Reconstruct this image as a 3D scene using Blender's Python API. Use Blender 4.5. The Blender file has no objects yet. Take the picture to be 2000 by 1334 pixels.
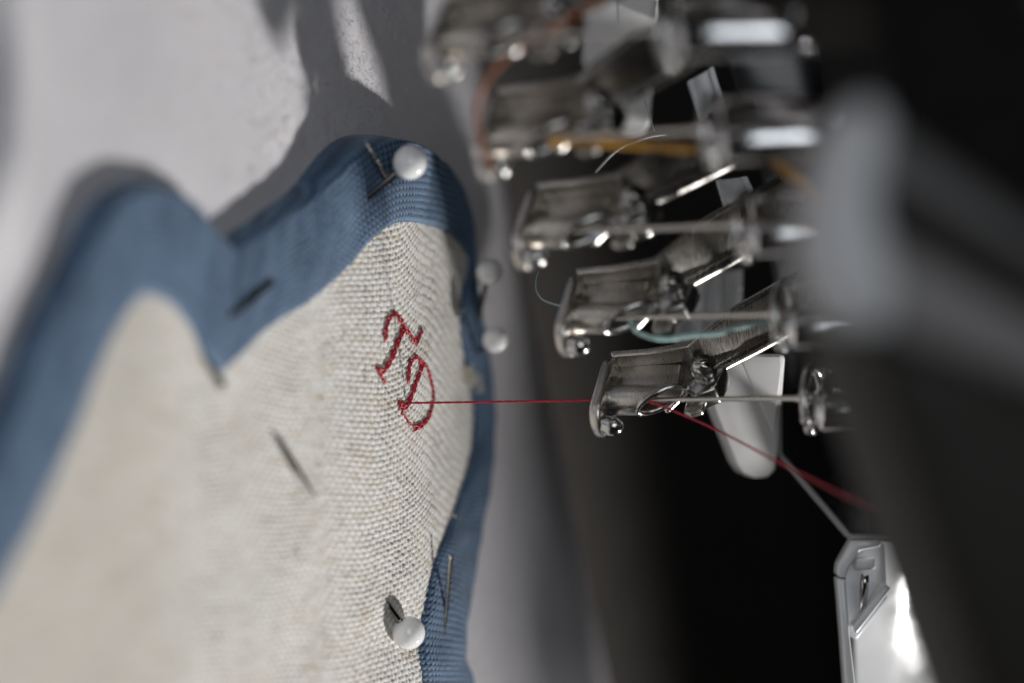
import bpy, bmesh, math, random
import numpy as np
from mathutils import Vector, Matrix

random.seed(7)
rng = np.random.default_rng(7)
scene = bpy.context.scene
col = scene.collection
V = Vector

# ------------------------------------------------------------------ camera
# one Blender unit is one centimetre; world z is up (towards the machine head); the
# photograph was taken with the camera turned on its side, so "up" points to the right.
ELEV, ROLL, DIST = math.radians(24), math.radians(1.2), 35.0
LENS, SENSOR = 100.0, 36.0
FPX = LENS / SENSOR * 2000.0
fwd = V((0, math.cos(ELEV), -math.sin(ELEV)))
r0 = V((0, math.sin(ELEV), math.cos(ELEV)))
u0 = V((-1, 0, 0))
RGT = r0 * math.cos(ROLL) - u0 * math.sin(ROLL)
UPV = r0 * math.sin(ROLL) + u0 * math.cos(ROLL)
AIM = V((0, 0, 1.6))
CAM = AIM - fwd * DIST

cam_data = bpy.data.cameras.new('camera')
cam_data.lens, cam_data.sensor_width = LENS, SENSOR
cam_data.clip_start, cam_data.clip_end = 0.5, 2000
cam_data.dof.use_dof = True
cam_data.dof.focus_distance = DIST + 0.05
cam_data.dof.aperture_fstop = 0.064
cam_data.dof.aperture_blades = 0
cam = bpy.data.objects.new('camera', cam_data)
col.objects.link(cam)
M = Matrix((RGT, UPV, -fwd)).transposed().to_4x4()
M.translation = CAM
cam.matrix_world = M
scene.camera = cam

# ------------------------------------------------------------------ light
world = bpy.data.worlds.new('World')
scene.world = world
world.use_nodes = True
bg = world.node_tree.nodes['Background']
bg.inputs[0].default_value = (1.0, 0.93, 0.85, 1)
bg.inputs[1].default_value = 0.012

def area_light(name, pos, target, size, power, colour, shape='DISK', size_y=None):
    d = bpy.data.lights.new(name, 'AREA')
    d.shape, d.size, d.energy, d.color = shape, size, power, colour
    if size_y:
        d.size_y = size_y
    o = bpy.data.objects.new(name, d)
    col.objects.link(o)
    o.location = pos
    o.rotation_euler = (V(target) - V(pos)).to_track_quat('-Z', 'Y').to_euler()
    return o

KEY = V((0.72, 0.415, 0.53)).normalized()
area_light('key_lamp', V((0, 0, 0.5)) + KEY * 95, (0, -1, 0.5), 5.4, 118000, (1.0, 0.975, 0.945))
area_light('window_light', V((-14, -52, 34)), (0, 0, 1), 36, 9400, (0.90, 0.95, 1.0), 'RECTANGLE', 36)

scene.view_settings.view_transform = 'Standard'
scene.view_settings.look = 'None'
scene.view_settings.exposure = 0.0
scene.view_settings.gamma = 1.0
scene.cycles.use_denoising = True
scene.cycles.max_bounces = 10
scene.cycles.transparent_max_bounces = 16
scene.cycles.sample_clamp_indirect = 6.0

# ------------------------------------------------------------------ helpers
def at(px, py, dep=DIST):
    return CAM + fwd * dep + RGT * ((px - 1000) / FPX * dep) - UPV * ((py - 667) / FPX * dep)

def smooth(a, b, x):
    t = np.clip((np.asarray(x, float) - a) / (b - a), 0, 1)
    return t * t * (3 - 2 * t)

def on_height(px, py, hfun, it=12):
    """the point of a height field that a line of sight meets"""
    d = (at(px, py, 1.0) - CAM)
    z = 0.2
    for _ in range(it):
        t = (z - CAM.z) / d.z
        p = CAM + d * t
        z = 0.5 * z + 0.5 * float(hfun(p.x, p.y))
    t = (z - CAM.z) / d.z
    return CAM + d * t

def catmull(pts, n):
    """n points at even arc length along a smooth curve through pts (any dimension)"""
    P = np.array([tuple(p) for p in pts], float)
    P = np.vstack([2 * P[0] - P[1], P, 2 * P[-1] - P[-2]])
    out = []
    for i in range(1, len(P) - 2):
        t = np.linspace(0, 1, 24, endpoint=False)[:, None]
        a, b, c, d = P[i - 1], P[i], P[i + 1], P[i + 2]
        out.append(0.5 * ((2 * b) + (-a + c) * t + (2 * a - 5 * b + 4 * c - d) * t ** 2 + (-a + 3 * b - 3 * c + d) * t ** 3))
    out.append(P[-2][None])
    Q = np.vstack(out)
    s = np.concatenate([[0], np.cumsum(np.linalg.norm(np.diff(Q, axis=0), axis=1))])
    si = np.linspace(0, s[-1], n)
    return np.stack([np.interp(si, s, Q[:, k]) for k in range(Q.shape[1])], 1)

def link(name, mesh, mat=None, parent=None, smooth_shade=True):
    if mat:
        mesh.materials.append(mat)
    if smooth_shade:
        mesh.polygons.foreach_set('use_smooth', [True] * len(mesh.polygons))
    o = bpy.data.objects.new(name, mesh)
    col.objects.link(o)
    if parent:
        o.parent = parent
    return o

def empty(name, loc=(0, 0, 0)):
    o = bpy.data.objects.new(name, None)
    o.empty_display_size = 0.2
    o.location = loc
    col.objects.link(o)
    return o

def tag(o, label=None, cat=None, group=None, kind=None):
    if label: o['label'] = label
    if cat: o['category'] = cat
    if group: o['group'] = group
    if kind: o['kind'] = kind
    return o

def copy_tree(o, parent=None):
    c = o.copy()
    col.objects.link(c)
    c.parent = parent
    for ch in list(o.children):
        copy_tree(ch, c)
    return c

def grid_mesh(name, P, closed_u=False, keep=None, attrs=None):
    """P: (nu, nv, 3) array of points"""
    nu, nv = P.shape[:2]
    idx = np.arange(nu * nv).reshape(nu, nv)
    a = idx[:-1, :-1]; b = idx[1:, :-1]; c = idx[1:, 1:]; d = idx[:-1, 1:]
    q = np.stack([a, b, c, d], -1).reshape(-1, 4)
    if keep is not None:
        k = keep[:-1, :-1] & keep[1:, :-1] & keep[1:, 1:] & keep[:-1, 1:]
        q = q[k.reshape(-1)]
        used = np.unique(q)
        remap = np.full(nu * nv, -1); remap[used] = np.arange(len(used))
        q = remap[q]
        verts = P.reshape(-1, 3)[used]
        if attrs: attrs = {k: v.reshape(-1)[used] for k, v in attrs.items()}
    else:
        verts = P.reshape(-1, 3)
        if attrs: attrs = {k: v.reshape(-1) for k, v in attrs.items()}
    m = bpy.data.meshes.new(name)
    m.vertices.add(len(verts)); m.vertices.foreach_set('co', verts.astype(np.float32).ravel())
    m.loops.add(q.size); m.loops.foreach_set('vertex_index', q.astype(np.int32).ravel())
    m.polygons.add(len(q))
    m.polygons.foreach_set('loop_start', np.arange(0, q.size, 4, dtype=np.int32))
    m.polygons.foreach_set('loop_total', np.full(len(q), 4, dtype=np.int32))
    m.update(calc_edges=True); m.validate()
    if attrs:
        for k, v in attrs.items():
            at_ = m.attributes.new(k, 'FLOAT', 'POINT')
            at_.data.foreach_set('value', v.astype(np.float32))
    return m

def tube_arrays(path, rad, seg=8, twist=None, lobes=0, depth=0.0, flat=1.0):
    """verts, faces of a tube along path (n,3); rad scalar or (n,)"""
    P = np.asarray(path, float); n = len(P)
    R = np.broadcast_to(np.asarray(rad, float), (n,))
    T = np.gradient(P, axis=0); T /= np.linalg.norm(T, axis=1)[:, None] + 1e-12
    ref = np.array([0.31, 0.17, 0.93])
    if abs(T[0] @ ref) > 0.9: ref = np.array([0.93, 0.2, 0.1])
    nrm = np.cross(T[0], ref); nrm /= np.linalg.norm(nrm)
    N = []
    for i in range(n):
        nrm = nrm - T[i] * (nrm @ T[i]); nrm /= np.linalg.norm(nrm) + 1e-12
        N.append(nrm.copy())
    N = np.array(N); B = np.cross(T, N)
    th = np.linspace(0, 2 * np.pi, seg, endpoint=False)
    ph = np.zeros(n) if twist is None else np.asarray(twist)
    rr = np.ones((n, seg))
    if lobes:
        rr = 1 - depth + depth * np.abs(np.cos(lobes / 2 * (th[None] + ph[:, None])))
    verts = P[:, None] + (R[:, None] * rr)[..., None] * (np.cos(th)[None, :, None] * N[:, None] + flat * np.sin(th)[None, :, None] * B[:, None])
    faces = []
    for i in range(n - 1):
        for j in range(seg):
            k = (j + 1) % seg
            faces.append((i * seg + j, i * seg + k, (i + 1) * seg + k, (i + 1) * seg + j))
    faces.append(tuple(range(seg - 1, -1, -1)))
    faces.append(tuple((n - 1) * seg + j for j in range(seg)))
    return verts.reshape(-1, 3), faces

class MB:
    """collects shapes into one mesh"""
    def __init__(self): self.v, self.f, self.n = [], [], 0
    def add(self, verts, faces):
        verts = np.asarray([tuple(x) for x in verts], float) if not isinstance(verts, np.ndarray) else verts
        self.v.append(verts); self.f += [tuple(i + self.n for i in f) for f in faces]; self.n += len(verts)
        return self
    def tube(self, path, rad, **k): return self.add(*tube_arrays(path, rad, **k))
    def build(self, name, mat, parent=None, smooth_shade=True):
        m = bpy.data.meshes.new(name)
        m.from_pydata(np.vstack(self.v).tolist(), [], self.f)
        m.validate(); m.update()
        return link(name, m, mat, parent, smooth_shade)

def bevelled(name, verts, faces, mat, parent=None, bevel=0.02, seg=3, angle=25):
    bm = bmesh.new()
    vs = [bm.verts.new(tuple(v)) for v in verts]
    for f in faces: bm.faces.new([vs[i] for i in f])
    bmesh.ops.recalc_face_normals(bm, faces=bm.faces[:])
    es = [e for e in bm.edges if len(e.link_faces) == 2 and e.calc_face_angle(0) > math.radians(angle)]
    if bevel > 0:
        bmesh.ops.bevel(bm, geom=es, offset=bevel, segments=seg, profile=0.5, affect='EDGES', clamp_overlap=True)
    m = bpy.data.meshes.new(name); bm.to_mesh(m); bm.free()
    o = link(name, m, mat, parent, True)
    try:
        m.set_sharp_from_angle(angle=math.radians(40))
    except Exception:
        pass
    return o

def prism(name, front, back, mat, parent=None, bevel=0.02, seg=3):
    n = len(front)
    verts = list(front) + list(back)
    faces = [tuple(range(n)), tuple(range(2 * n - 1, n - 1, -1))]
    for i in range(n):
        j = (i + 1) % n
        faces.append((i, i + n, j + n, j))
    return bevelled(name, verts, faces, mat, parent, bevel, seg)

def sphere_mesh(name, r, segu=48, segv=32):
    bm = bmesh.new(); bmesh.ops.create_uvsphere(bm, u_segments=segu, v_segments=segv, radius=r)
    m = bpy.data.meshes.new(name); bm.to_mesh(m); bm.free()
    return m

# ------------------------------------------------------------------ materials
def mat(name, base=(0.5, 0.5, 0.5), rough=0.6, metal=0.0, spec=0.5, **kw):
    m = bpy.data.materials.new(name); m.use_nodes = True
    nt = m.node_tree; b = nt.nodes['Principled BSDF']
    b.inputs['Base Color'].default_value = (*base, 1)
    b.inputs['Roughness'].default_value = rough
    b.inputs['Metallic'].default_value = metal
    b.inputs['Specular IOR Level'].default_value = spec
    for k, v in kw.items(): b.inputs[k].default_value = v
    return m, nt, b

def noise(nt, scale, detail=4, rough=0.6, coord='Object', stretch=None, dist=0.0):
    tc = nt.nodes.new('ShaderNodeTexCoord')
    n = nt.nodes.new('ShaderNodeTexNoise')
    n.inputs['Scale'].default_value = scale; n.inputs['Detail'].default_value = detail
    n.inputs['Roughness'].default_value = rough; n.inputs['Distortion'].default_value = dist
    if stretch:
        mp = nt.nodes.new('ShaderNodeMapping'); mp.inputs['Scale'].default_value = stretch
        nt.links.new(tc.outputs[coord], mp.inputs[0]); nt.links.new(mp.outputs[0], n.inputs['Vector'])
    else:
        nt.links.new(tc.outputs[coord], n.inputs['Vector'])
    return n

def ramp(nt, src, stops):
    r = nt.nodes.new('ShaderNodeValToRGB')
    e = r.color_ramp.elements
    while len(e) < len(stops): e.new(0.5)
    for k, (p, c) in enumerate(stops):
        e[k].position = p; e[k].color = (*c, 1) if len(c) == 3 else c
    nt.links.new(src, r.inputs[0])
    return r

def mixc(nt, fac, a, b, mode='MIX'):
    m = nt.nodes.new('ShaderNodeMix'); m.data_type = 'RGBA'; m.blend_type = mode
    for s, i in ((fac, 0), (a, 6), (b, 7)):
        if hasattr(s, 'links') or hasattr(s, 'is_linked'): nt.links.new(s, m.inputs[i])
        elif isinstance(s, (int, float)): m.inputs[i].default_value = s
        else: m.inputs[i].default_value = (*s, 1)
    return m.outputs[2]

def bump(nt, b, src, strength, dist):
    n = nt.nodes.new('ShaderNodeBump'); n.inputs['Strength'].default_value = strength; n.inputs['Distance'].default_value = dist
    nt.links.new(src, n.inputs['Height']); nt.links.new(n.outputs[0], b.inputs['Normal'])

def m_linen():
    m, nt, b = mat('linen', rough=0.75, spec=0.35)
    s1 = noise(nt, 5.0, 5, 0.65, stretch=(0.55, 3.2, 1))
    s2 = noise(nt, 4.0, 5, 0.65, stretch=(3.5, 0.6, 1))
    slub = noise(nt, 2.2, 3, 0.7, stretch=(1.6, 1, 1))
    c1 = ramp(nt, s1.outputs[0], [(0.3, (0.72, 0.70, 0.66)), (0.52, (0.82, 0.815, 0.80)), (0.75, (0.87, 0.865, 0.85))])
    c2 = ramp(nt, s2.outputs[0], [(0.32, (0.78, 0.70, 0.58)), (0.5, (1, 1, 1)), (1, (1, 1, 1))])
    fl = ramp(nt, slub.outputs[0], [(0.66, (1, 1, 1)), (0.74, (0.80, 0.68, 0.48)), (1, (0.7, 0.56, 0.36))])
    o = mixc(nt, 0.8, c1.outputs[0], c2.outputs[0], 'MULTIPLY')
    o = mixc(nt, 0.6, o, fl.outputs[0], 'MULTIPLY')
    wa = nt.nodes.new('ShaderNodeAttribute'); wa.attribute_name = 'warp_tone'
    o = mixc(nt, wa.outputs['Fac'], o, mixc(nt, 1.0, o, (0.71, 0.675, 0.63), 'MULTIPLY'))  # tan warp yarn, also darkened to stand for shade between the threads
    nt.links.new(o, b.inputs['Base Color'])
    fb = noise(nt, 60, 3, 0.7)
    bump(nt, b, fb.outputs[0], 0.35, 0.012)
    b.inputs['Sheen Weight'].default_value = 0.25
    return m

def m_tape():
    m, nt, b = mat('blue_cotton', rough=0.7, spec=0.4)
    n1 = noise(nt, 1.6, 5, 0.6)
    n2 = noise(nt, 34, 3, 0.7)
    c1 = ramp(nt, n1.outputs[0], [(0.3, (0.050, 0.096, 0.178)), (0.6, (0.073, 0.132, 0.232)), (0.85, (0.100, 0.163, 0.270))])
    c2 = ramp(nt, n2.outputs[0], [(0.3, (0.62, 0.66, 0.72)), (0.55, (1, 1, 1)), (0.75, (1.25, 1.22, 1.15))])
    o = mixc(nt, 0.9, c1.outputs[0], c2.outputs[0], 'MULTIPLY')
    wa = nt.nodes.new('ShaderNodeAttribute'); wa.attribute_name = 'warp_tone'
    o = mixc(nt, wa.outputs['Fac'], mixc(nt, 1.0, o, (1.85, 1.78, 1.58), 'MULTIPLY'), mixc(nt, 1.0, o, (0.48, 0.53, 0.60), 'MULTIPLY'))
    nt.links.new(o, b.inputs['Base Color'])
    fb = noise(nt, 70, 3, 0.7)
    bump(nt, b, fb.outputs[0], 0.3, 0.01)
    b.inputs['Sheen Weight'].default_value = 0.2
    return m

def m_felt():
    m, nt, b = mat('felt', rough=0.95, spec=0.15)
    n1 = noise(nt, 3.0, 6, 0.7, dist=0.4)
    n2 = noise(nt, 1.4, 4, 0.75, dist=1.2)
    c = ramp(nt, n1.outputs[0], [(0.25, (0.62, 0.605, 0.635)), (0.75, (0.69, 0.675, 0.705))])
    red = ramp(nt, n2.outputs[0], [(0.60, (1, 1, 1)), (0.72, (0.88, 0.74, 0.76))])
    nt.links.new(mixc(nt, 0.8, c.outputs[0], red.outputs[0], 'MULTIPLY'), b.inputs['Base Color'])
    f = noise(nt, 26, 6, 0.8, dist=0.8)
    bump(nt, b, f.outputs[0], 0.4, 0.04)
    return m

def m_steel(name, base, rough, scale=(2, 2, 40), var=0.12):
    m, nt, b = mat(name, base, rough, 1.0)
    n = noise(nt, 3.0, 5, 0.7, stretch=scale)
    r = ramp(nt, n.outputs[0], [(0.3, (max(rough - var, 0.04),) * 3), (0.75, (rough + var,) * 3)])
    nt.links.new(r.outputs[0], b.inputs['Roughness'])
    n2 = noise(nt, 2.2, 6, 0.7)
    c = ramp(nt, n2.outputs[0], [(0.3, tuple(x * 0.72 for x in base)), (0.65, base)])
    nt.links.new(c.outputs[0], b.inputs['Base Color'])
    bump(nt, b, n.outputs[0], 0.05, 0.02)
    return m

def m_plain(name, base, rough, spec=0.5, nscale=3.0, var=0.15, **kw):
    m, nt, b = mat(name, base, rough, 0, spec, **kw)
    n = noise(nt, nscale, 5, 0.65)
    c = ramp(nt, n.outputs[0], [(0.3, tuple(x * (1 - var) for x in base)), (0.7, tuple(min(1, x * (1 + var)) for x in base))])
    nt.links.new(c.outputs[0], b.inputs['Base Color'])
    r = ramp(nt, n.outputs[0], [(0.3, (max(rough - 0.08, 0.02),) * 3), (0.7, (min(rough + 0.08, 1),) * 3)])
    nt.links.new(r.outputs[0], b.inputs['Roughness'])
    return m

def m_dusty_black():
    m, nt, b = mat('dusty_black_gloss', (0.006, 0.007, 0.009), 0.12, 0, 0.5)
    n = noise(nt, 9, 8, 0.85, dist=1.5); n2 = noise(nt, 1.1, 2, 0.5)
    a = ramp(nt, n.outputs[0], [(0.57, (0, 0, 0)), (0.66, (1, 1, 1))])
    c = ramp(nt, n2.outputs[0], [(0.45, (0, 0, 0)), (0.62, (1, 1, 1))])
    f = mixc(nt, 1.0, a.outputs[0], c.outputs[0], 'MULTIPLY')
    nt.links.new(mixc(nt, f, (0.006, 0.007, 0.009), (0.16, 0.17, 0.19)), b.inputs['Base Color'])
    nt.links.new(mixc(nt, f, (0.12,) * 3, (0.6,) * 3), b.inputs['Roughness'])
    return m

def m_frosted():
    m, nt, b = mat('clear_acrylic', (0.93, 0.95, 0.97), 0.14, 0, 0.5)
    b.inputs['Transmission Weight'].default_value = 0.55
    b.inputs['IOR'].default_value = 1.49
    n = noise(nt, 4, 5, 0.7)
    r = ramp(nt, n.outputs[0], [(0.35, (0.08,) * 3), (0.7, (0.3,) * 3)])
    nt.links.new(r.outputs[0], b.inputs['Roughness'])
    return m

LINEN, TAPE, FELT = m_linen(), m_tape(), m_felt()
STEEL = m_steel('brushed_steel', (0.63, 0.60, 0.56), 0.32)
CHROME = m_steel('polished_chrome', (0.60, 0.59, 0.58), 0.17, var=0.05)
BRIGHT = m_steel('bright_rolled_steel', (0.80, 0.78, 0.75), 0.27, (2, 2, 6), 0.06)
MIRROR = m_steel('mirror_chrome', (0.92, 0.92, 0.93), 0.10, var=0.03)
GUN = m_steel('dull_pin_steel', (0.15, 0.135, 0.12), 0.14, (6, 6, 6), 0.05)
NEEDLE = m_steel('needle_steel', (0.60, 0.57, 0.53), 0.16, (3, 3, 12), 0.05)
PINSTEEL = m_steel('pin_steel', (0.42, 0.39, 0.35), 0.16, (6, 6, 6), 0.06)
PEARL = m_plain('white_glass_bead', (0.9, 0.9, 0.92), 0.09, 0.5, 5, 0.02)
PB = PEARL.node_tree.nodes['Principled BSDF']
PB.inputs['Subsurface Weight'].default_value = 0.8
PB.inputs['Subsurface Radius'].default_value = (1, 1, 1)
PB.inputs['Subsurface Scale'].default_value = 0.25
PB.inputs['Coat Weight'].default_value = 0.6
PEARL.node_tree.nodes['Principled BSDF'].inputs['Coat Roughness'].default_value = 0.04
WHITEP = m_plain('white_plastic', (0.74, 0.74, 0.74), 0.35, 0.5, 2, 0.04)
GREYP = m_plain('grey_plastic', (0.64, 0.64, 0.655), 0.5, 0.4, 2, 0.08)
MIDP = m_plain('mid_grey_plastic', (0.22, 0.21, 0.21), 0.5, 0.3, 2, 0.08)
DIMP = m_plain('charcoal_plastic', (0.085, 0.082, 0.082), 0.5, 0.3, 2, 0.08)
INKP = m_plain('ink_black_plastic', (0.0045, 0.004, 0.004), 0.7, 0.12, 2, 0.2)
DARKP = m_plain('dark_plastic', (0.019, 0.016, 0.013), 0.6, 0.22, 2, 0.15)
BLACKP = m_plain('black_enamel', (0.012, 0.010, 0.008), 0.55, 0.3, 1, 0.2)
BEDM = m_plain('brown_bed_enamel', (0.050, 0.046, 0.043), 0.5, 0.3, 1, 0.2)
GLOSS = m_dusty_black()
ACRYL = m_frosted()
MILKY = m_plain('milky_acrylic', (0.86, 0.88, 0.90), 0.16, 0.6, 2, 0.03)
MILKY.node_tree.nodes['Principled BSDF'].inputs['Transmission Weight'].default_value = 0.12

def m_thread(name, base, var=0.35):
    m, nt, b = mat(name, base, 0.42, 0, 0.5)
    n = noise(nt, 14, 4, 0.6)
    c = ramp(nt, n.outputs[0], [(0.3, tuple(x * (1 - var) for x in base)), (0.7, tuple(min(1, x * (1 + var)) for x in base))])
    nt.links.new(c.outputs[0], b.inputs['Base Color'])
    return m
RED = m_thread('red_rayon', (0.42, 0.014, 0.030))
TEAL = m_thread('teal_rayon', (0.42, 0.62, 0.60))
GOLD = m_thread('gold_rayon', (0.52, 0.27, 0.05))
BROWN = m_thread('rust_rayon', (0.33, 0.10, 0.03))
SAGE = m_thread('sage_rayon', (0.50, 0.56, 0.52))
SLATE = m_thread('slate_rayon', (0.36, 0.42, 0.52))
LINT = m_plain('linen_fibre', (0.74, 0.69, 0.58), 0.7, 0.3)

# ------------------------------------------------------------------ felt underneath
def fold(x, y):
    """soft ridges of the felt at its near side"""
    yy = y + 9.0 + 0.10 * x
    return 0.42 * np.exp(-(yy / 0.38) ** 2) * (0.45 + 0.55 * smooth(-4.2, -2.2, x)) * (1 - smooth(-2.0, -0.4, x))

def lowfreq(x, y, s=1.0):
    return 0.5 * np.sin(1.1 * x * s + 0.7 * y * s + 1.3) + 0.3 * np.sin(2.3 * x * s - 1.1 * y * s + 0.4) + 0.2 * np.sin(0.9 * x * s + 2.6 * y * s)

def felt_edge(x):
    return 7.0 + 0.46 * x            # the far edge runs at a slant

def felt_h(x, y, folded=1.0):
    x = np.asarray(x, float); y = np.asarray(y, float)
    z = 0.035 * lowfreq(x, y) + folded * fold(x, y)
    over = np.maximum(y - (felt_edge(x) - 3.8), 0)
    return z - 0.09 * over ** 2

xs = np.linspace(-9, 9, 360); ys = np.concatenate([np.linspace(-16, -6, 120), np.linspace(-6, 12, 420)[1:]])
X, Y = np.meshgrid(xs, ys, indexing='ij')
Zf = felt_h(X, Y) + 0.003 * rng.standard_normal(X.shape)
keep = Y < felt_edge(X) + 1.0
felt = link('felt_sheet', grid_mesh('felt_sheet', np.stack([X, Y, Zf], -1), keep=keep), FELT)
tag(felt, 'pale grey felt sheet lying under the linen cloth', 'felt', kind='structure')
mb = MB()
for _ in range(3200):                 # loose surface fibres of the felt
    px, py = rng.uniform(480, 1000), rng.uniform(-40, 460)
    if rng.random() < 0.3: px, py = rng.uniform(900, 1080), rng.uniform(300, 1380)
    p = on_height(px, py, felt_h, 6)
    a = rng.uniform(0, 6.28); L = rng.uniform(0.06, 0.22); b_ = a + rng.normal(0, 0.9)
    z0 = felt_h(p.x, p.y)
    pts = np.array([[p.x, p.y, z0 - 0.01], [p.x + L * .5 * math.cos(a), p.y + L * .5 * math.sin(a), z0 + rng.uniform(0.005, 0.03)],
                    [p.x + L * .5 * (math.cos(a) + math.cos(b_)), p.y + L * .5 * (math.sin(a) + math.sin(b_)), z0 + rng.uniform(-0.01, 0.03)]])
    v, f = tube_arrays(pts, 0.0024, seg=3)
    mb.add(v, f)
fz = mb.build('felt_fibre', m_plain('felt_fibre', (0.74, 0.70, 0.72), 0.8, 0.2, 1.3, 0.15), felt)
fz['kind'] = 'stuff'

# ------------------------------------------------------------------ linen cloth with its blue binding
YC = -0.50
def linen_h(x, y):
    x = np.asarray(x, float); y = np.asarray(y, float)
    yc = YC + 0.10 * x
    d = y - yc
    w = 0.22
    soft = w * np.logaddexp(0, d / w)              # smooth max(d,0)
    dl = np.minimum(d, 0)
    z = 0.42 - 0.25 * np.tanh(-0.145 * (d - soft) / 0.25) - 0.150 * soft
    z = z + 0.13 * np.exp(-((x + 2.55) / 0.75) ** 2 - ((y + 0.7) / 1.5) ** 2)      # lifted tip of the near scallop
    z = z + 0.03 * np.exp(-((x + 1.2) / 2.0) ** 2 - ((y + 7.6) / 1.9) ** 2)        # the blurred scallop stands up
    z = z + 0.020 * lowfreq(x, y, 1.5) + 0.008 * lowfreq(y, x, 3.7)
    z = z - 0.10 * np.exp(-((x - 3.6) / 0.35) ** 2 - ((y + 0.75) / 0.5) ** 2)       # pull of the lower pin
    return np.maximum(z, 0.05 + felt_h(x, y, 0.0))

outer_px = [(930, 1420), (922, 1330), (906, 1282), (908, 1225), (922, 1140), (944, 1010), (959, 900), (961, 800), (952, 710),
            (938, 620), (926, 540), (914, 440), (893, 355), (850, 298), (792, 264), (740, 262), (690, 287), (640, 332), (598, 372), (535, 414), (452, 468),
            (418, 440), (388, 398), (346, 366), (290, 350), (240, 365), (200, 402), (168, 455), (125, 535), (75, 630), (20, 770), (-50, 930), (-140, 1120)]
inner_px = [(832, 1420), (824, 1330), (815, 1275), (824, 1200), (846, 1100), (880, 1010), (906, 935), (921, 865), (920, 780),
            (904, 690), (896, 605), (913, 520), (888, 468), (846, 444), (796, 434), (762, 440), (722, 470), (682, 516), (604, 588), (520, 642), (432, 728),
            (398, 696), (370, 640), (340, 600), (308, 580), (280, 577), (250, 602), (220, 652), (188, 722), (148, 830), (90, 960), (15, 1110), (-90, 1300)]
outer = np.array([tuple(on_height(px, py, linen_h)) for px, py in outer_px])
inner = np.array([tuple(on_height(px, py, linen_h)) for px, py in inner_px])
near = catmull(np.hstack([outer, inner])[:21], 2100)
far = catmull(np.hstack([outer, inner])[20:], 420)
both = np.vstack([near, far[1:]])
outer_c, inner_c = both[:, :3], both[:, 3:]

# binding strip: a folded tape, thick and rounded, woven on the bias
NV = 100
t = np.linspace(0, 1, NV)
base = inner_c[:, None, :2] * (1 - t)[None, :, None] + outer_c[:, None, :2] * t[None, :, None]
slen = np.concatenate([[0], np.cumsum(np.linalg.norm(np.diff(0.5 * (outer_c + inner_c), axis=0), axis=1))])
wid = np.linalg.norm(outer_c[:, :2] - inner_c[:, :2], axis=1)
bx, by = base[..., 0], base[..., 1]
prof = 0.075 * (1 - np.clip(1 - t / 0.10, 0, 1) ** 2.2) ** 0.5 + 0.035 * np.sin(np.pi * np.clip((t - 0.05) / 0.95, 0, 1)) ** 0.8
hz = linen_h(bx, by) + prof[None, :] - 0.012
fall = np.clip((t - 0.90) / 0.10, 0, 1) ** 2
hz = hz * (1 - fall)[None, :] + (felt_h(bx, by) + 0.25 * (hz - felt_h(bx, by))) * fall[None, :]
S = slen[:, None] + 0 * bx; W = wid[:, None] * t[None, :]
wav = 0.012 * np.sin(S * 3.1 + 5 * t[None]) * np.sin(np.pi * t)[None] + 0.016 * np.sin(S * 7.3 + 2.2 * np.sin(S)) * np.exp(-((t - 0.25) / 0.2) ** 2)[None] + 0.010 * np.sin(S * 11.7) * np.exp(-((t - 0.75) / 0.25) ** 2)[None]

def weave(u, v, pu, pv, jitter_u=0.0, jitter_v=0.0):
    """plain weave relief, about 0..1"""
    u = u / pu + jitter_u; v = v / pv + jitter_v
    i = np.round(u); j = np.round(v)
    fu = u - i; fv = v - j
    hw = np.array(rng.uniform(0.62, 1.16, 400))[(np.abs(i) % 400).astype(int)]
    hf = np.array(rng.uniform(0.62, 1.16, 400))[(np.abs(j) % 400).astype(int)]
    pw = np.sqrt(np.clip(1 - (2.0 * fu) ** 2 * 0.96, 0, 1)); pf = np.sqrt(np.clip(1 - (2.0 * fv) ** 2 * 0.96, 0, 1))
    zw = hw * (pw ** 0.8) * 0.38 + 0.68 * np.cos(np.pi * (v + i)) * (0.4 + 0.6 * pw)
    zf = hf * (pf ** 0.8) * 0.38 + 0.68 * np.cos(np.pi * (u + j + 1)) * (0.4 + 0.6 * pf)
    cell = rng.uniform(-0.16, 0.16, (211, 223))[(np.abs(i) % 211).astype(int), (np.abs(j) % 223).astype(int)]
    zw = zw + cell; zf = zf - cell
    return np.maximum(zw, zf), (zw > zf).astype(float)
a_, b_ = (S + W) / math.sqrt(2), (S - W) / math.sqrt(2)
jw = 0.10 * np.sin(S * 2.1) + 0.08 * np.sin(W * 9 + S)
twz, twarp = weave(a_, b_, 0.060, 0.060, jw, -jw)
tz = hz + wav + 0.022 * (twz - 0.4)
tape_pts = np.stack([bx, by, tz], -1)
# a rounded lip along both long edges gives the tape its thickness
lip_in = tape_pts[:, :1].copy(); lip_in[:, :, 2] = linen_h(lip_in[..., 0], lip_in[..., 1]) - 0.03
lip_out = tape_pts[:, -1:].copy(); lip_out[:, :, 2] = felt_h(lip_out[..., 0], lip_out[..., 1]) - 0.02
tape_pts = np.concatenate([lip_in, tape_pts, lip_out], 1)
twarp = np.concatenate([twarp[:, :1], twarp, twarp[:, -1:]], 1)

cloth = empty('linen_cloth', (0, 0, 0))
tag(cloth, 'cream linen cloth with scalloped blue edge and red stitched letters', 'cloth')
binding = link('blue_binding', grid_mesh('blue_binding', tape_pts, attrs={'warp_tone': twarp}), TAPE, cloth)
binding['label'] = 'blue cotton tape folded round the scalloped edge'

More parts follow.
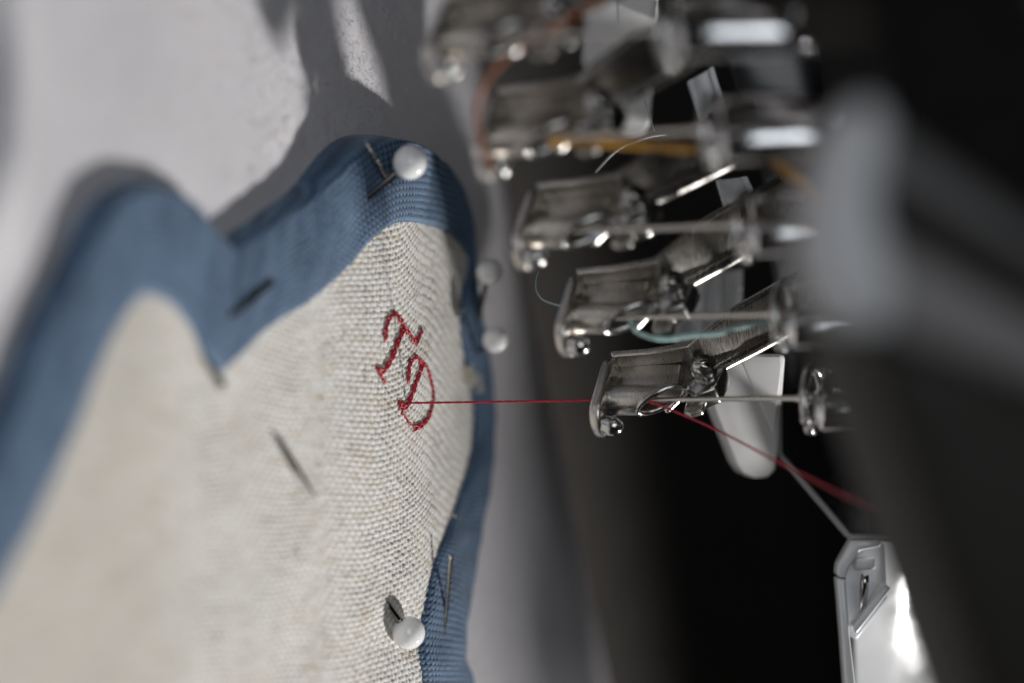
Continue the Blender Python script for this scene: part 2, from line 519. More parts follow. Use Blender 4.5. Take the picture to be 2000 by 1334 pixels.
# linen body, woven relief as real geometry, dense where the lens is sharp
def inside(poly, x, y):
    r = np.zeros(x.shape, bool); n = len(poly); j = n - 1
    for i in range(n):
        xi, yi = poly[i]; xj, yj = poly[j]
        c = ((yi > y) != (yj > y)) & (x < (xj - xi) * (y - yi) / (yj - yi + 1e-12) + xi)
        r ^= c; j = i
    return r
mid = (outer_c * 0.45 + inner_c * 0.55)[::6, :2]
closing = [on_height(-400, 1500, linen_h), on_height(-400, 2200, linen_h), on_height(900, 1700, linen_h)]
poly = np.vstack([mid, np.array([(p.x, p.y) for p in closing])])
xs = np.arange(-4.4, 6.0, 0.0118)
ys = np.concatenate([np.arange(-14, -5.2, 0.06), np.arange(-5.2, 2.6, 0.0125)])
X, Y = np.meshgrid(xs, ys, indexing='ij')
keep = inside(poly, X, Y)
yc = YC + 0.10 * X
shear = 0.25 * np.logaddexp(0, (Y - yc) / 0.25)
uu = Y + 0.05 * np.sin(X * 1.3) + 0.02 * np.sin(X * 4.1 + Y)
vv = X + 0.55 * shear - 0.03 * Y + 0.06 * np.sin(Y * 1.1 + 0.6) + 0.03 * np.sin(Y * 2.7 + X)
ju = 0.10 * np.sin(vv * 23.0 + 2 * np.sin(uu * 3)); jv = 0.12 * np.sin(uu * 3.0 + 3 * np.sin(vv * 1.7)) + 0.05 * np.sin(uu * 9.0 + vv * 2)
wz, warp_tone = weave(uu, vv, 0.078, 0.067, ju, jv)
warp_tone = warp_tone * smooth(-6.6, -4.9, Y) + 0.95 * (1 - smooth(-6.6, -4.9, Y))  # flat near part takes the dark tone in place of missing relief shade
amp = 0.024 * smooth(-6.6, -4.9, Y) * (1 + 0.35 * lowfreq(X * 3, Y * 3))
Z = linen_h(X, Y) + amp * (wz - 0.45)
linen = link('linen_panel', grid_mesh('linen_panel', np.stack([X, Y, Z], -1), keep=keep, attrs={'warp_tone': warp_tone}), LINEN, cloth)

# frayed fibres where the cut linen edge meets the tape
mb = MB()
for (px, py, n, L) in [(914, 738, 26, 0.13), (905, 722, 10, 0.10), (920, 756, 8, 0.09), (897, 600, 4, 0.05), (880, 1012, 2, 0.05)]:
    for _ in range(n):
        p = on_height(px + rng.normal(0, 5), py + rng.normal(0, 5), linen_h)
        a = rng.uniform(-0.9, 1.6)
        q = np.array([[p.x, p.y, p.z], [p.x + L * .5 * math.sin(a) + rng.normal(0, .01), p.y + L * math.cos(a) * .5, p.z + .08], [p.x + L * math.sin(a) + rng.normal(0, .02), p.y + L * math.cos(a), p.z + .07 + rng.normal(0, .03)]])
        mb.tube(catmull(q, 6), 0.007, seg=4)
mb.build('frayed_fibre', LINT, cloth)['kind'] = 'stuff'
mb = MB()
for _ in range(900):                  # short loose hairs on the cloth
    px, py = rng.uniform(560, 930), rng.uniform(300, 1330)
    p = on_height(px, py, linen_h, 8)
    if not inside(poly, np.array([p.x]), np.array([p.y]))[0]: continue
    a = rng.uniform(0, 6.28); L = rng.uniform(0.03, 0.11)
    q = np.array([[p.x, p.y, p.z], [p.x + .5 * L * math.cos(a), p.y + .5 * L * math.sin(a), p.z + 0.03 + rng.uniform(0, .02)], [p.x + L * math.cos(a + .5), p.y + L * math.sin(a + .5), p.z + rng.uniform(0.01, 0.05)]])
    mb.tube(q, 0.0028, seg=3)
mb.build('loose_hair', LINT, cloth)['kind'] = 'stuff'

# stitched letters: overlapping slanted stitches along each stroke
def zl(p): return (680 + p[0] / 4.765, 580 + p[1] / 4.765)
T_STROKES = [([(333, 405), (333, 340), (348, 255), (365, 200), (400, 172), (432, 152), (465, 195), (495, 250), (520, 292)], 1.0),
             ([(512, 285), (560, 345), (590, 400), (612, 430), (635, 405), (655, 350), (675, 308)], 1.0),
             ([(512, 285), (480, 345), (440, 440), (405, 540), (365, 622), (332, 672), (292, 692), (262, 668)], 1.25),
             ([(260, 660), (275, 700), (295, 735), (330, 797)], 0.75)]
D_STROKES = [([(543, 792), (548, 720), (553, 660), (560, 610), (590, 578), (628, 550), (650, 590), (688, 612)], 1.0),
             ([(690, 612), (660, 690), (620, 790), (590, 880), (560, 960), (545, 1010), (512, 1028)], 1.15),
             ([(512, 1028), (492, 1032), (462, 1025), (455, 1000), (470, 982), (500, 985), (520, 1005), (510, 1030)], 0.8),
             ([(690, 612), (725, 665), (758, 780), (782, 880), (778, 985), (752, 1080)], 0.85),
             ([(755, 1070), (720, 1140), (670, 1190), (605, 1217)], 1.2),
             ([(605, 1217), (570, 1188), (530, 1132), (490, 1080), (472, 1035)], 0.5)]
def letter(strokes, label):
    mb = MB()
    for pts, wgt in strokes:
        w3 = np.array([tuple(on_height(*zl(p), linen_h)) for p in pts])
        L = np.linalg.norm(np.diff(w3, axis=0), axis=1).sum()
        step = 0.085
        n = max(3, int(L / step))
        P = catmull(w3, n + 1)
        for i in range(n):
            a, b = P[i], P[i + 1]
            d = (b - a) / np.linalg.norm(b - a)
            side = np.array([-d[1], d[0], 0])
            for k in range(2 if wgt > 0.7 else 1):
                off = (0.013 if k else -0.013) * wgt if wgt > 0.7 else 0
                sl = (0.020 if (i + k) % 2 else -0.016) * wgt
                A = a - d * 0.035 + side * (off - sl) + rng.normal(0, 0.004, 3)
                B = b + d * 0.035 + side * (off + sl) + rng.normal(0, 0.004, 3)
                q = np.linspace(0, 1, 8)[:, None]
                arc = np.sin(np.pi * np.linspace(0, 1, 8))
                path = A * (1 - q) + B * q
                path[:, 2] = np.array([linen_h(x, y) for x, y in path[:, :2]]) - 0.004 + 0.034 * arc
                mb.tube(path, (0.0148 * wgt if wgt > 0.7 else 0.0115) * (0.55 + 0.45 * arc), seg=9,
                        twist=np.linspace(0, 4.5, 8), lobes=4, depth=0.25)
    o = mb.build('embroidered_letter', RED, cloth)
    o['label'] = label
letter(T_STROKES, 'red stitched letter T')
letter(D_STROKES, 'red stitched letter D')

# ------------------------------------------------------------------ pins
def align(o, a, b):
    """put an object modelled along +z so that it runs from a towards b"""
    d = V(b) - V(a)
    o.location = a
    o.rotation_euler = d.to_track_quat('Z', 'Y').to_euler()

def pin_shaft(length, r=0.031, point=True):
    n = 24
    z = np.linspace(0, length, n)
    rad = np.full(n, r)
    if point:
        k = z > length - 0.5
        rad[k] = r * np.clip((length - z[k]) / 0.5, 0.04, 1) ** 0.6
    return np.stack([0 * z, 0 * z, z], 1), rad

def pin(head, tip, label, group='sewing pins in the cloth', head_r=0.207, r=0.031, has_head=True, m=None):
    """head and tip are world points; the shaft runs from one to the other"""
    e = empty('sewing_pin')
    align(e, head, tip)
    L = (V(tip) - V(head)).length
    if has_head:
        h = link('pin_head', sphere_mesh('pin_head', head_r), PEARL, e)
        # the collar where the shaft leaves the bead
        MB().tube(np.array([[0, 0, head_r * .9], [0, 0, head_r * 1.02], [0, 0, head_r * 1.10]]), np.array([0.05, 0.046, 0.034]), seg=16).build('collar', PINSTEEL, e)
    p, rad = pin_shaft(L, r)
    MB().tube(p, rad, seg=16).build('shaft', m or PINSTEEL, e)
    tag(e, label, 'pin', group)
    return e

def lift(px, py, dz, hf=linen_h):
    """a point dz above the cloth, seen at that pixel"""
    return on_height(px, py, lambda x, y: hf(x, y) + dz)

def run(px1, py1, dz1, px2, py2, dz2, ext=0.0):
    a = lift(px1, py1, dz1); b = lift(px2, py2, dz2)
    return a, b + (b - a).normalized() * ext

a, b = run(801, 317, 0.58, 712, 390, 0.05, 0.5)
pin(a, b, 'white-headed pin at the top of the scallop with its shaft showing', r=0.038)
a, b = run(955, 531, 0.48, 930, 640, 0.0, 0.6)
pin(a, b, 'upper of two white-headed pins beside the right edge of the blue tape', head_r=0.172)
a, b = run(967, 664, 0.48, 915, 700, -0.1, 0.6)
pin(a, b, 'lower of two white-headed pins beside the right edge of the blue tape', head_r=0.165)
a, b = run(798, 1236, 0.17, 760, 1184, 0.0, 0.5)
pin(a, b, 'white-headed pin at the bottom where linen meets the blue tape', head_r=0.205)
# pins that show only part of the shaft where it comes up through the cloth
def bare(p1, dz1, p2, dz2, label, r=0.031, ext1=0.25, ext2=0.0, m=None):
    a, b = lift(*p1, dz1), lift(*p2, dz2)
    d = (b - a).normalized()
    a, b = a - d * ext1, b + d * ext2
    return pin(a, b, label, has_head=False, r=r, m=m)
bare((758, 350), 0.17, (712, 274), 0.20, 'bright bare pin point sticking out above the blue scallop', 0.030, 0.1, 0.0, BRIGHT)
bare((545, 858), 0.05, (617, 972), 0.15, 'bare pin shaft lying on the plain linen', 0.030, 0.06, 0.05, PINSTEEL)
bare((881, 1088), 0.22, (868, 1234), 0.08, 'bare pin shaft lying along the blue tape', 0.032, 0.02, 0.2, BRIGHT)
bare((512, 563), 0.10, (470, 602), 0.11, 'dark pin shaft crossing the blurred blue tape', 0.055, 0.2, 0.3)
bare((418, 728), 0.03, (394, 690), 0.03, 'dark pin tip at the inner notch of the blue tape', 0.06, 0.2, 0.0)

# ------------------------------------------------------------------ presser feet, needles, guides
TOE0 = at(1172, 782, 35.0)                        # needle axis at the sole of the nearest-to-focus foot
TOE3 = at(962, 275, 31.95)
STEP = (TOE3 - TOE0) / 3.0
STEP.z = 0.0
ROW = STEP.normalized()                           # s axis
FRONT = V((-ROW.y, ROW.x, 0))                     # n axis, towards the lens and image-down
if FRONT.y > 0: FRONT = -FRONT
FOOT_ROT = Matrix((FRONT, ROW, V((0, 0, 1)))).transposed().to_4x4()   # local (n, s, u)
if FOOT_ROT.determinant() < 0:
    ROW = -ROW
    FOOT_ROT = Matrix((FRONT, ROW, V((0, 0, 1)))).transposed().to_4x4()
print('row', ROW, 'front', FRONT, 'step', STEP, 'toe', TOE0)

def ring_plate(name, n0, n1, w, u0_, u1_, hole_r, mat_, parent, bevel=0.03):
    """stadium plate in the n-s plane with a needle hole"""
    N = 48
    out = []
    for k in range(N):
        th = 2 * math.pi * k / N
        c, s = math.cos(th), math.sin(th)
        nn = (n1 - w) + w * c if c > 0 else (n0 + w) + w * c
        out.append((nn, w * s))
    inn = [(hole_r * math.cos(2 * math.pi * k / N), hole_r * math.sin(2 * math.pi * k / N)) for k in range(N)]
    verts, faces = [], []
    for (lst, z) in ((out, u0_), (out, u1_), (inn, u0_), (inn, u1_)):
        verts += [(p[0], p[1], z + 0.05 * max(p[0], 0)) for p in lst]
    for k in range(N):
        j = (k + 1) % N
        faces += [(k, j, N + j, N + k), (2 * N + j, 2 * N + k, 3 * N + k, 3 * N + j),
                  (j, k, 2 * N + k, 2 * N + j), (N + k, N + j, 3 * N + j, 3 * N + k)]
    return bevelled(name, verts, faces, mat_, parent, bevel, 3, 50)

def presser_foot():
    e = empty('presser_foot')
    ring_plate('sole', -0.60, 0.52, 0.27, 0.0, 0.15, 0.10, STEEL, e, 0.04)
    # shank: bent plate behind the needle, widening upwards
    prof = [(-0.50, 0, 0.10), (-0.53, 0, 0.6), (-0.58, 0, 1.10), (-1.14, 0.06, 1.60), (-1.70, 0.22, 2.08), (-2.05, 0.33, 2.38)]
    hw = [0.25, 0.26, 0.28, 0.26, 0.25, 0.25]
    th = 0.10
    V_, F_ = [], []
    for (n_, c_, u_), h_ in zip(prof, hw):
        w_ = 0.17 * min(1, max(0, (u_ - 1.0) / 0.8))          # the upper arm is twisted a little
        V_ += [(n_ - w_, c_ - h_, u_ - w_ * 0.5), (n_ + w_ * 0.6, c_ + h_, u_ + w_ * 0.3), (n_ + w_ * 0.6 - th, c_ + h_, u_ - th * 0.5 + w_ * 0.3), (n_ - w_ - th, c_ - h_, u_ - th * 0.5 - w_ * 0.5)]
    k = len(prof)
    for i in range(k - 1):
        for j in range(4):
            F_.append((i * 4 + j, i * 4 + (j + 1) % 4, (i + 1) * 4 + (j + 1) % 4, (i + 1) * 4 + j))
    F_ += [(3, 2, 1, 0), tuple((k - 1) * 4 + j for j in range(4))]
    bevelled('shank', V_, F_, STEEL, e, 0.03, 3, 30)
    # flange folded forward from the image-lower side of the shank
    side = -1 if ROW.x < 0 else 1
    side = 1 if (ROW.x > 0) else -1
    s0 = side * 0.26
    pts = [(-0.52, 0.08), (-0.34, 0.10), (-0.33, 0.5), (-0.40, 1.05), (-0.62, 1.32), (-0.56, 0.6)]
    prism('flange', [(n_, s0, u_) for n_, u_ in pts], [(n_, s0 + side * 0.07, u_) for n_, u_ in pts], STEEL, e, 0.022)
    # needle sleeve: a tube round the needle, cut off obliquely
    N, ro, ri = 40, 0.19, 0.13
    Vs, Fs = [], []
    for k in range(N):
        th_ = 2 * math.pi * k / N
        c, s = math.cos(th_), math.sin(th_)
        top = 0.80 - 0.27 * c - 0.05 * s
        Vs += [(ro * c, ro * s, 0.12), (ro * c, ro * s, top), (ri * c, ri * s, top), (ri * c, ri * s, 0.12)]
    for k in range(N):
        j = (k + 1) % N
        for q in range(4):
            Fs.append((k * 4 + q, j * 4 + q, j * 4 + (q + 1) % 4, k * 4 + (q + 1) % 4))
    bevelled('needle_sleeve', Vs, Fs, STEEL, e, 0.014, 2, 40)
    # rolled bright lip on the slanting cut
    lp = [(ro * 0.86 * math.cos(t_), ro * 0.86 * math.sin(t_), 0.80 - 0.27 * math.cos(t_) - 0.05 * math.sin(t_)) for t_ in np.linspace(0, 2 * math.pi, 41)]
    MB().tube(np.array(lp), 0.042, seg=12).build('sleeve_lip', CHROME, e)
    # web between sleeve and shank
    w = [(-0.16, 0.12), (-0.52, 0.12), (-0.54, 0.95), (-0.16, 0.98)]
    prism('web', [(n_, -0.05, u_) for n_, u_ in w], [(n_, 0.05, u_) for n_, u_ in w], STEEL, e, 0.02)
    # rolled toe curl at the front of the sole
    cu = np.array([(0.36, 0, 0.10), (0.40, 0, 0.18), (0.42, 0, 0.26), (0.42, 0, 0.34), (0.41, 0, 0.39), (0.405, 0, 0.41)])
    MB().tube(cu, np.array([0.12, 0.125, 0.125, 0.11, 0.07, 0.02]), seg=20).build('toe_stud', CHROME, e)
    # set screw with slotted head
    sc = MB()
    sc.tube(np.array([(-0.60, 0, 1.22), (-0.42, 0, 1.24), (-0.40, 0, 1.24)]), np.array([0.15, 0.15, 0.12]), seg=24)
    sc.tube(np.array([(-0.415, -0.11, 1.17), (-0.385, 0, 1.24), (-0.415, 0.11, 1.31)]), 0.035, seg=10)
    sc.build('set_screw', CHROME, e)
    # spring clip, dark pocket and its bright rolled edge
    pk = [(-0.55, 1.14), (-0.24, 1.06), (-0.10, 1.20), (-0.22, 1.44), (-0.58, 1.50)]
    prism('clip', [(n_, side * 0.06, u_) for n_, u_ in pk], [(n_, side * 0.34, u_) for n_, u_ in pk], CHROME, e, 0.03)
    roll = catmull([(-0.52, side * 0.22, 1.12), (-0.80, side * 0.27, 1.36), (-1.12, side * 0.36, 1.64), (-1.66, side * 0.50, 2.10)], 16)
    MB().tube(roll, np.array([0.045] + [0.085] * 14 + [0.05]), seg=16).build('rolled_edge', BRIGHT, e)
    MB().tube(catmull([(0.02, 0.20, 0.80), (-0.10, 0.15, 0.92), (-0.28, 0.07, 1.10)], 12), np.array([0.03] + [0.05] * 10 + [0.03]), seg=16).build('cut_lip', BRIGHT, e)
    tab = [(-0.14, 1.06), (0.06, 1.06), (0.10, 1.16), (0.05, 1.30), (-0.14, 1.30)]
    prism('tab', [(n_, side * 0.16, u_) for n_, u_ in tab], [(n_, side * 0.24, u_) for n_, u_ in tab], STEEL, e, 0.02)
    return e

def needle():
    e = empty('embroidery_needle')
    u = np.array([0.14, 0.30, 0.55, 0.66, 0.74, 0.85, 1.5, 2.5, 2.62, 3.2])
    r = np.array([0.004, 0.018, 0.028, 0.034, 0.030, 0.030, 0.033, 0.036, 0.075, 0.08])
    MB().tube(np.stack([0 * u, 0 * u, u], 1), r, seg=20).build('blade', NEEDLE, e)
    # long groove as a raised scarf strip beside the blade
    g = np.linspace(0.9, 2.5, 8)
    MB().tube(np.stack([0 * g + 0.024, 0 * g, g], 1), 0.012, seg=8).build('groove_edge', NEEDLE, e)
    return e

def guide():
    e = empty('thread_guide')
    t_ = np.linspace(0.25, 2 * math.pi - 0.25, 48)
    ring = np.stack([0.40 * np.cos(t_) + 0.02, 0.34 * np.sin(t_), 2.74 + 0.02 * np.cos(t_)], 1)
    rad = np.full(48, 0.058); rad[0] = rad[-1] = 0.03
    MB().tube(ring, rad, seg=14).build('ring', CHROME, e)
    ends = MB()
    for q in (ring[0], ring[-1]):
        v, f = tube_arrays(q + np.array([[0, 0, -0.07], [0, 0, -0.04], [0, 0, 0.04], [0, 0, 0.07]]), np.array([0.02, 0.065, 0.065, 0.02]), seg=14)
        ends.add(v, f)
    ends.build('end_bead', CHROME, e)
    p = catmull([(-0.38, 0, 2.74), (-0.46, 0, 2.95), (-0.42, 0, 3.5), (-0.3, 0, 3.9)], 14)
    MB().tube(p, 0.055, seg=12).build('stem', CHROME, e)
    return e

def needle_bar():
    e = empty('needle_bar')
    u = np.array([2.95, 3.00, 3.30, 3.34, 4.18, 4.22])
    r = np.array([0.07, 0.12, 0.14, 0.27, 0.28, 0.26])
    MB().tube(np.stack([0 * u, 0 * u, u], 1), r, seg=40).build('bar', CHROME, e)
    ax = np.array([-0.285, 0.285, 0.914]); st = np.array([0.46, -0.25, 2.90])
    MB().tube(np.array([st, st + ax * .05, st + ax * .12, st + ax * .7, st + ax * 1.35, st + ax * 1.42, st + ax * 1.45]), np.array([0.05, 0.18, 0.22, 0.22, 0.22, 0.19, 0.05]), seg=32).build('streak_rod', MIRROR, e)  # mirror rod added, tilted to catch the window light as a bright streak
    MB().tube(np.array([(0.24, 0, 3.6), (0.36, 0, 3.6), (0.39, 0, 3.6)]), np.array([0.12, 0.12, 0.09]), seg=20).build('clamp_screw', CHROME, e)
    MB().tube(np.array([(0, 0, 4.2), (0, 0, 4.26), (0, 0, 7.5)]), np.array([0.3, 0.36, 0.36]), seg=32).build('sleeve', DARKP, e)
    return e

foot0, needle0, guide0, bar0 = presser_foot(), needle(), guide(), needle_bar()
which = ['with red thread through it, lowest of the row', 'holding teal thread, second from the bottom', 'with pale slate thread, middle of the row',
         'holding gold thread, second from the top', 'topmost and most blurred of the row']
for k in range(5):
    pos = TOE0 + STEP * k
    T4 = Matrix.Translation(pos + V((0, 0, (0, 0.03, -0.02, 0.025, -0.03)[k]))) @ FOOT_ROT @ Matrix.Rotation(math.radians((0, 2.5, -2.0, 3.0, -2.5)[k]), 4, 'Z')
    for proto, nm, cat, grp in ((foot0, 'steel presser foot', 'presser foot', 'row of presser feet'), (needle0, 'thin steel needle', 'needle', 'row of machine needles'),
                                (guide0, 'small chrome wire ring above presser foot', 'thread guide', 'row of wire thread guides'), (bar0, 'chrome needle bar', 'needle bar', 'row of needle bars')):
        if proto is bar0 and k in (0, 1): pass
        o = proto if k == 0 else copy_tree(proto)
        o.matrix_world = T4
        tag(o, f'{nm} {which[k]}', cat, grp)

# ------------------------------------------------------------------ threads
def thread(name, pts, r, m, label, n=160, lobes=4, turns=30.0, seg=10):
    P = catmull(pts, n)
    o = MB().tube(P, r, seg=seg, twist=np.linspace(0, turns, n), lobes=lobes, depth=0.35).build(name, m)
    return tag(o, label, 'thread')

def foot_pt(k, n_, s_, u_):
    return TOE0 + STEP * k + FRONT * n_ + ROW * s_ + V((0, 0, u_))

dpt = on_height(793, 787, linen_h) + V((0, 0, 0.04))
thread('red_thread', [dpt - V((0.03, 0.2, 0.03)), dpt, foot_pt(0, 0, 0, 0.02), foot_pt(0, 0.02, 0, 0.5), foot_pt(0, 0.09, 0, 0.80), at(1400, 840, 34.2), at(1520, 902, 33.4), at(1710, 1000, 31.6), at(1800, 1046, 30.6)],
       0.0155, RED, 'taut red thread running from the stitched letter through the lowest presser foot', 360, turns=110, seg=8)
thread('red_thread', [at(1625, 790, 34.7), at(1640, 782, 34.5), at(1652, 779, 34.6), at(1680, 782, 34.8)], 0.05, RED, 'short bit of red thread wound at the lowest wire guide', 40, turns=20)
thread('teal_thread', [foot_pt(1, 0.04, 0, 0.86), at(1240, 645, 33.7), at(1265, 657, 33.6), at(1300, 662, 33.6), at(1350, 655, 33.6), at(1400, 651, 33.6), at(1440, 640, 33.6), at(1490, 632, 33.6), at(1550, 640, 33.6),
                       at(1600, 664, 33.2), at(1650, 696, 32.4), at(1720, 745, 31.4)], 0.034, TEAL, 'teal thread hanging in a loose curve behind the second foot from the bottom', 260, turns=110)
thread('teal_thread', [at(1112, 600, 34.1), at(1085, 595, 34.3), at(1060, 585, 34.5), at(1048, 568, 34.7), at(1047, 548, 34.9), at(1052, 530, 35.0)], 0.0075, TEAL, 'fine curled teal thread tail hanging from the second foot', 60)
thread('gold_thread', [foot_pt(3, 0.06, 0, 0.82), at(1150, 275, 31.6), at(1250, 283, 31.6), at(1350, 290, 31.6), at(1440, 287, 31.6), at(1500, 305, 31.4), at(1550, 345, 31.0), at(1600, 400, 30.6)], 0.062, GOLD,
       'thick gold thread leading to the second foot from the top', 220, turns=80)
thread('rust_thread', [at(1230, -40, 30.2), at(1130, 25, 30.4), at(1050, 72, 30.6), at(1000, 103, 30.8), at(960, 145, 31.0), at(938, 190, 31.2), at(932, 235, 31.3), at(944, 290, 31.4), at(962, 330, 31.5)], 0.026, BROWN,
       'fine rust-brown thread curving down at the top left of the feet', 120)
thread('sage_thread', [at(1163, 337, 34.6), at(1195, 302, 34.6), at(1225, 283, 34.7), at(1262, 269, 34.7), at(1300, 263, 34.8), at(1340, 264, 34.8), at(1375, 268, 34.8)], 0.016, SAGE,
       'short pale sage thread wisp arching between the upper feet', 90)
thread('slate_thread', [foot_pt(2, 0.05, 0, 0.82), at(1250, 452, 32.8), at(1400, 443, 32.8), at(1520, 436, 32.8)], 0.026, SLATE, 'pale slate thread beside the middle needle', 90, turns=50)
thread('white_thread', [at(1258, 195, 34.9), at(1268, 225, 34.9), at(1278, 256, 34.9)], 0.008, SAGE, 'tiny white thread end in front of the upper white lever', 30)

# ------------------------------------------------------------------ white levers behind the feet
def lever(dx, dy, dep, label, k=1.0, top=560):
    o = [(1390, 740), (1388, 778), (1396, 800), (1438, 905), (1452, 924), (1474, 934), (1500, 932), (1514, 918), (1518, 890), (1534, 700), (1530, top), (1396 - (690 - top) * 0.28, top)]
    c0 = (1480, 930)
    pts = [(c0[0] + dx + (x - c0[0]) * k, c0[1] + dy + (y - c0[1]) * k) for x, y in o]
    fr = [at(x, y, dep) for x, y in pts]
    fr = [at(x, y, dep + 0.0046 * (y - c0[1] - dy)) for x, y in pts]
    bk = [p + fwd * 0.55 + V((0.0, 0.1, -0.1)) for p in fr]
    e = empty('white_lever', fr[0])
    body = prism('lever_blade', [p - fr[0] for p in fr], [p - fr[0] for p in bk], WHITEP, e, 0.06, 4)
    rib = [(1446, top + 4), (1452, 716), (1512, 850), (1526, 716), (1524, top + 4)]
    rp = [at(c0[0] + dx + (x - c0[0]) * k, c0[1] + dy + (y - c0[1]) * k, dep + 0.0046 * (y - c0[1])) for x, y in rib]
    prism('lever_rib', [p - fwd * (0.02 if i in (0, 1, 2) else 0.10) - fr[0] for i, p in enumerate(rp)], [p + fwd * 0.2 - fr[0] for p in rp], WHITEP, e, 0.02, 3)
    return tag(e, label, 'lever', 'white plastic levers')
lever(0, 0, 36.5, 'white plastic lever with rounded end behind the lowest presser foot', 1.0, 692)
lever(-245, -668, 37.0, 'white plastic lever at the top behind the upper feet', 1.0)

# ------------------------------------------------------------------ black plate and clear guard
pl = [(1395, 60), (1430, 140), (1475, 280), (1508, 440), (1522, 560), (1522, 885), (1660, 1048), (1960, 1044), (2000, 300), (1900, 40)]
fr = [at(x, y, 37.1) for x, y in pl]
plate = prism('shield_plate', fr, [p + fwd * 0.16 + V((-0.03, 0.02, 0)) for p in fr], GLOSS, None, 0.03, 3)
MB().tube(np.array([at(x, y, 37.03) for x, y in ((1521, 700), (1522, 800), (1522, 884), (1526, 892), (1592, 970), (1655, 1044), (1662, 1049), (1760, 1048))]), 0.022, seg=8).build('edge', WHITEP, plate)  # pale rod added in place of a highlight along the plate's rim
tag(plate, 'glossy black plate with slanted lower corner behind the needles', 'plate')

guard = empty('clear_guard', at(1640, 1100, 36.6))
org = guard.location.copy()
def gp(x, y, d): return at(x, y, d) - org
panel = [(1684, 1118), (1720, 1060), (1800, 1056), (1850, 1400), (1668, 1400), (1664, 1240), (1718, 1160)]
panel = [(1722, 1056), (1850, 1056), (1900, 1420), (1672, 1420), (1668, 1242), (1722, 1160)]
def gtilt(x, y): return gp(x, y, 35.7 + 1.1 * max(0, (y - 1056)) * 0.0066 + 0.8 * (x - 1668) * 0.0066)
prism('panel', [gtilt(x, y) for x, y in panel], [gtilt(x, y) + fwd * 0.2 for x, y in panel], MILKY, guard, 0.03)
rails = [[(1664, 1056), (1724, 1054), (1722, 1068), (1680, 1076), (1656, 1112), (1652, 1130), (1636, 1126), (1637, 1104)],
         [(1636, 1130), (1652, 1132), (1660, 1240), (1680, 1420), (1658, 1420), (1645, 1240)],
         [(1730, 1140), (1742, 1150), (1672, 1240), (1664, 1226)]]
for rl in rails:
    prism('rail', [gp(x, y, 35.45) for x, y in rl], [gp(x, y, 35.45) + fwd * 0.45 for x, y in rl], MILKY, guard, 0.03)
blk = [(1672, 1092), (1712, 1088), (1712, 1112), (1668, 1114)]
prism('block', [gp(x, y, 35.6) for x, y in blk], [gp(x, y, 35.6) + fwd * 0.3 for x, y in blk], WHITEP, guard, 0.03)
MB().tube(np.array([gp(1690, 1122, 35.6), gp(1688, 1138, 35.6), gp(1684, 1200, 35.7)]), np.array([0.05, 0.06, 0.04]), seg=12).build('pivot', CHROME, guard)
win = [(1650, 1070), (1730, 1062), (1735, 1170), (1672, 1250), (1655, 1240)]
prism('inner_web', [gp(x, y, 35.95) for x, y in win], [gp(x, y, 35.95) + fwd * 0.1 for x, y in win], MILKY, guard, 0.02)
tag(guard, 'clear acrylic guard bracket shining below the black plate', 'guard')

# clear brackets glimpsed between the feet
for pts, dep, lab in (([(1342, 160), (1392, 130), (1432, 262), (1380, 275)], 35.9, 'clear plastic bracket between the two upper needles'),
                      ([(1398, 352), (1458, 345), (1500, 440), (1420, 425)], 35.6, 'clear plastic bracket beside the middle foot'),
                      ([(1322, 540), (1450, 525), (1448, 668), (1318, 672)], 37.2, 'clear plastic bracket with upright ribs behind the teal thread')):
    e = empty('clear_bracket', at(*pts[0], dep)); o0 = e.location.copy()
    f = [at(x, y, dep) - o0 for x, y in pts]
    prism('plate', f, [p + fwd * 0.12 for p in f], ACRYL, e, 0.02)
    for q in ((0, 3), (1, 2)) if len(pts) == 4 else ():
        A, B = f[q[0]], f[q[1]]
        w = (f[1] - f[0]).normalized() * 0.07 * (1 if q[0] == 0 else -1)
        prism('rib', [A - fwd * .12, B - fwd * .12, B + w - fwd * .12, A + w - fwd * .12], [A - fwd * .001, B - fwd * .001, B + w - fwd * .001, A + w - fwd * .001], ACRYL, e, 0.012)
    if 'upright' in lab:
        for tt in (0.35, 0.6):
            A = f[0].lerp(f[1], tt); B = f[3].lerp(f[2], tt); w = (f[1] - f[0]).normalized() * 0.06
            prism('rib', [A - fwd * .12, B - fwd * .12, B + w - fwd * .12, A + w - fwd * .12], [A - fwd * .001, B - fwd * .001, B + w - fwd * .001, A + w - fwd * .001], ACRYL, e, 0.012)
    tag(e, lab, 'bracket', 'clear brackets behind the needles')

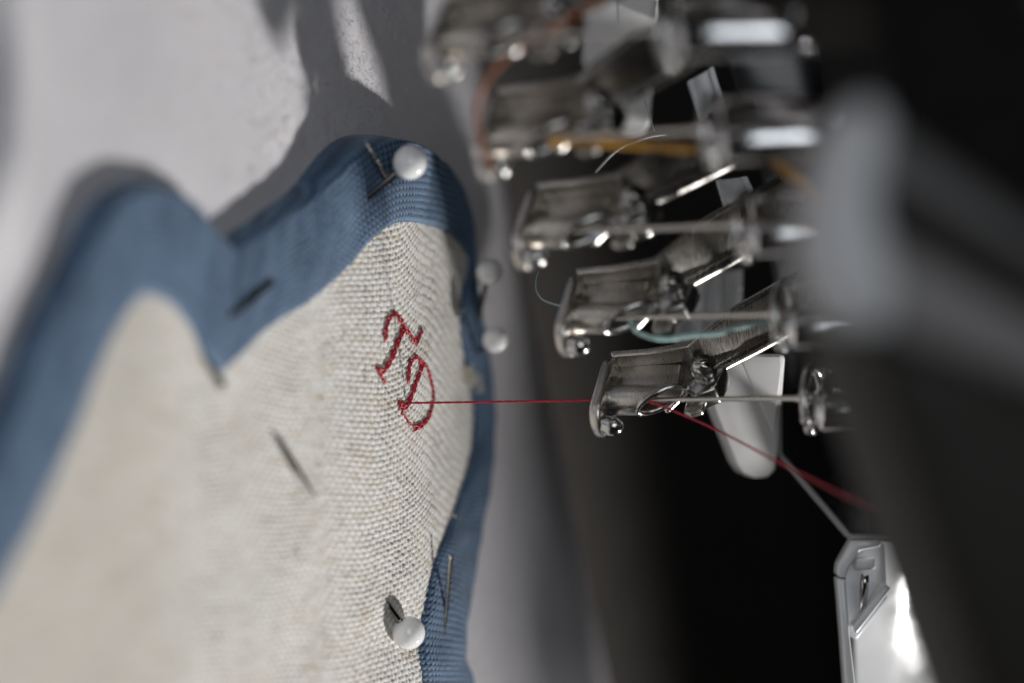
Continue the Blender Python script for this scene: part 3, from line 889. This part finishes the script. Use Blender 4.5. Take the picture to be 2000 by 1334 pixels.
# ------------------------------------------------------------------ machine head in front, out of focus
def slab(name, px, dep, thick, m, parent, org, bevel=0.15, tilt=V((0, 0, 0))):
    f = [at(x, y, dep) - org for x, y in px]
    return prism(name, f, [p + fwd * thick + tilt for p in f], m, parent, bevel, 4)
head = empty('needle_case', at(1700, 900, 22.5)); ho = head.location.copy()
slab('lower_cover', [(1665, 640), (1730, 640), (2150, 800), (2150, 1500), (1950, 1500), (1892, 1334), (1830, 1140), (1780, 980), (1720, 800)], 22.4, 4.0, DARKP, head, ho, 0.35)
slab('upright_bracket', [(1580, 470), (1592, 395), (1634, 232), (1700, 180), (1742, 235), (1716, 385), (1752, 560), (1740, 660), (1650, 640), (1600, 560)], 22.9, 1.6, GREYP, head, ho, 0.3)
slab('bracket_arm', [(1700, 430), (2150, 690), (2150, 800), (1720, 665), (1690, 560)], 23.2, 2.5, MIDP, head, ho, 0.3)
slab('bracket_arm', [(1690, 215), (1740, 235), (2150, 530), (2150, 600), (1760, 385), (1700, 400)], 23.3, 2.0, DIMP, head, ho, 0.3)
slab('housing', [(1708, -200), (2300, -200), (2300, 640), (1960, 470), (1750, 260)], 28.0, 6.0, INKP, head, ho, 0.2)
slab('slot_fill', [(1690, 400), (1770, 370), (2200, 610), (2200, 720)], 23.5, 1.4, DARKP, head, ho, 0.05)  # dark slab added in the gap to cover the arm's lit side
tag(head, 'dark machine head cover with grey arms, blurred in the right foreground', 'machine cover')

# ------------------------------------------------------------------ dark machine body behind
body = empty('embroidery_machine', (0, 22, -8)); bo = V((0, 22, -8))
def box(name, x0, x1, y0, y1, z0, z1, m, parent, org, bevel=0.4):
    v = [V((x, y, z)) - org for x in (x0, x1) for y in (y0, y1) for z in (z0, z1)]
    f = [(0, 1, 3, 2), (4, 6, 7, 5), (0, 4, 5, 1), (2, 3, 7, 6), (0, 2, 6, 4), (1, 5, 7, 3)]
    return bevelled(name, v, f, m, parent, bevel, 3)
box('bed', -40, 40, 8, 40, -12, -4.5, BEDM, body, bo)
box('column', -40, 40, 30, 34, -6, 40, BLACKP, body, bo)
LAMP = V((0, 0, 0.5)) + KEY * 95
def cast_from(px, py, f=0.47):          # where the lamp's ray to that spot of the felt meets the added shade slab
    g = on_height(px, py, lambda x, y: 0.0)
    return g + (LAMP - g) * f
shade_pts = [cast_from(975, -60), cast_from(965, 300), cast_from(1072, 720), cast_from(1048, 1330), cast_from(1030, 1800), cast_from(1320, 1800), cast_from(1250, -60)]
zc = sum(p.z for p in shade_pts) / len(shade_pts)
prism('shade_slab', [V((p.x, p.y, zc)) - bo for p in shade_pts], [V((p.x, p.y, zc + 2)) - bo for p in shade_pts], BLACKP, body, 0.2)  # unseen slab added only to shade the far felt
tag(body, 'black machine body in the dark background', 'machine')
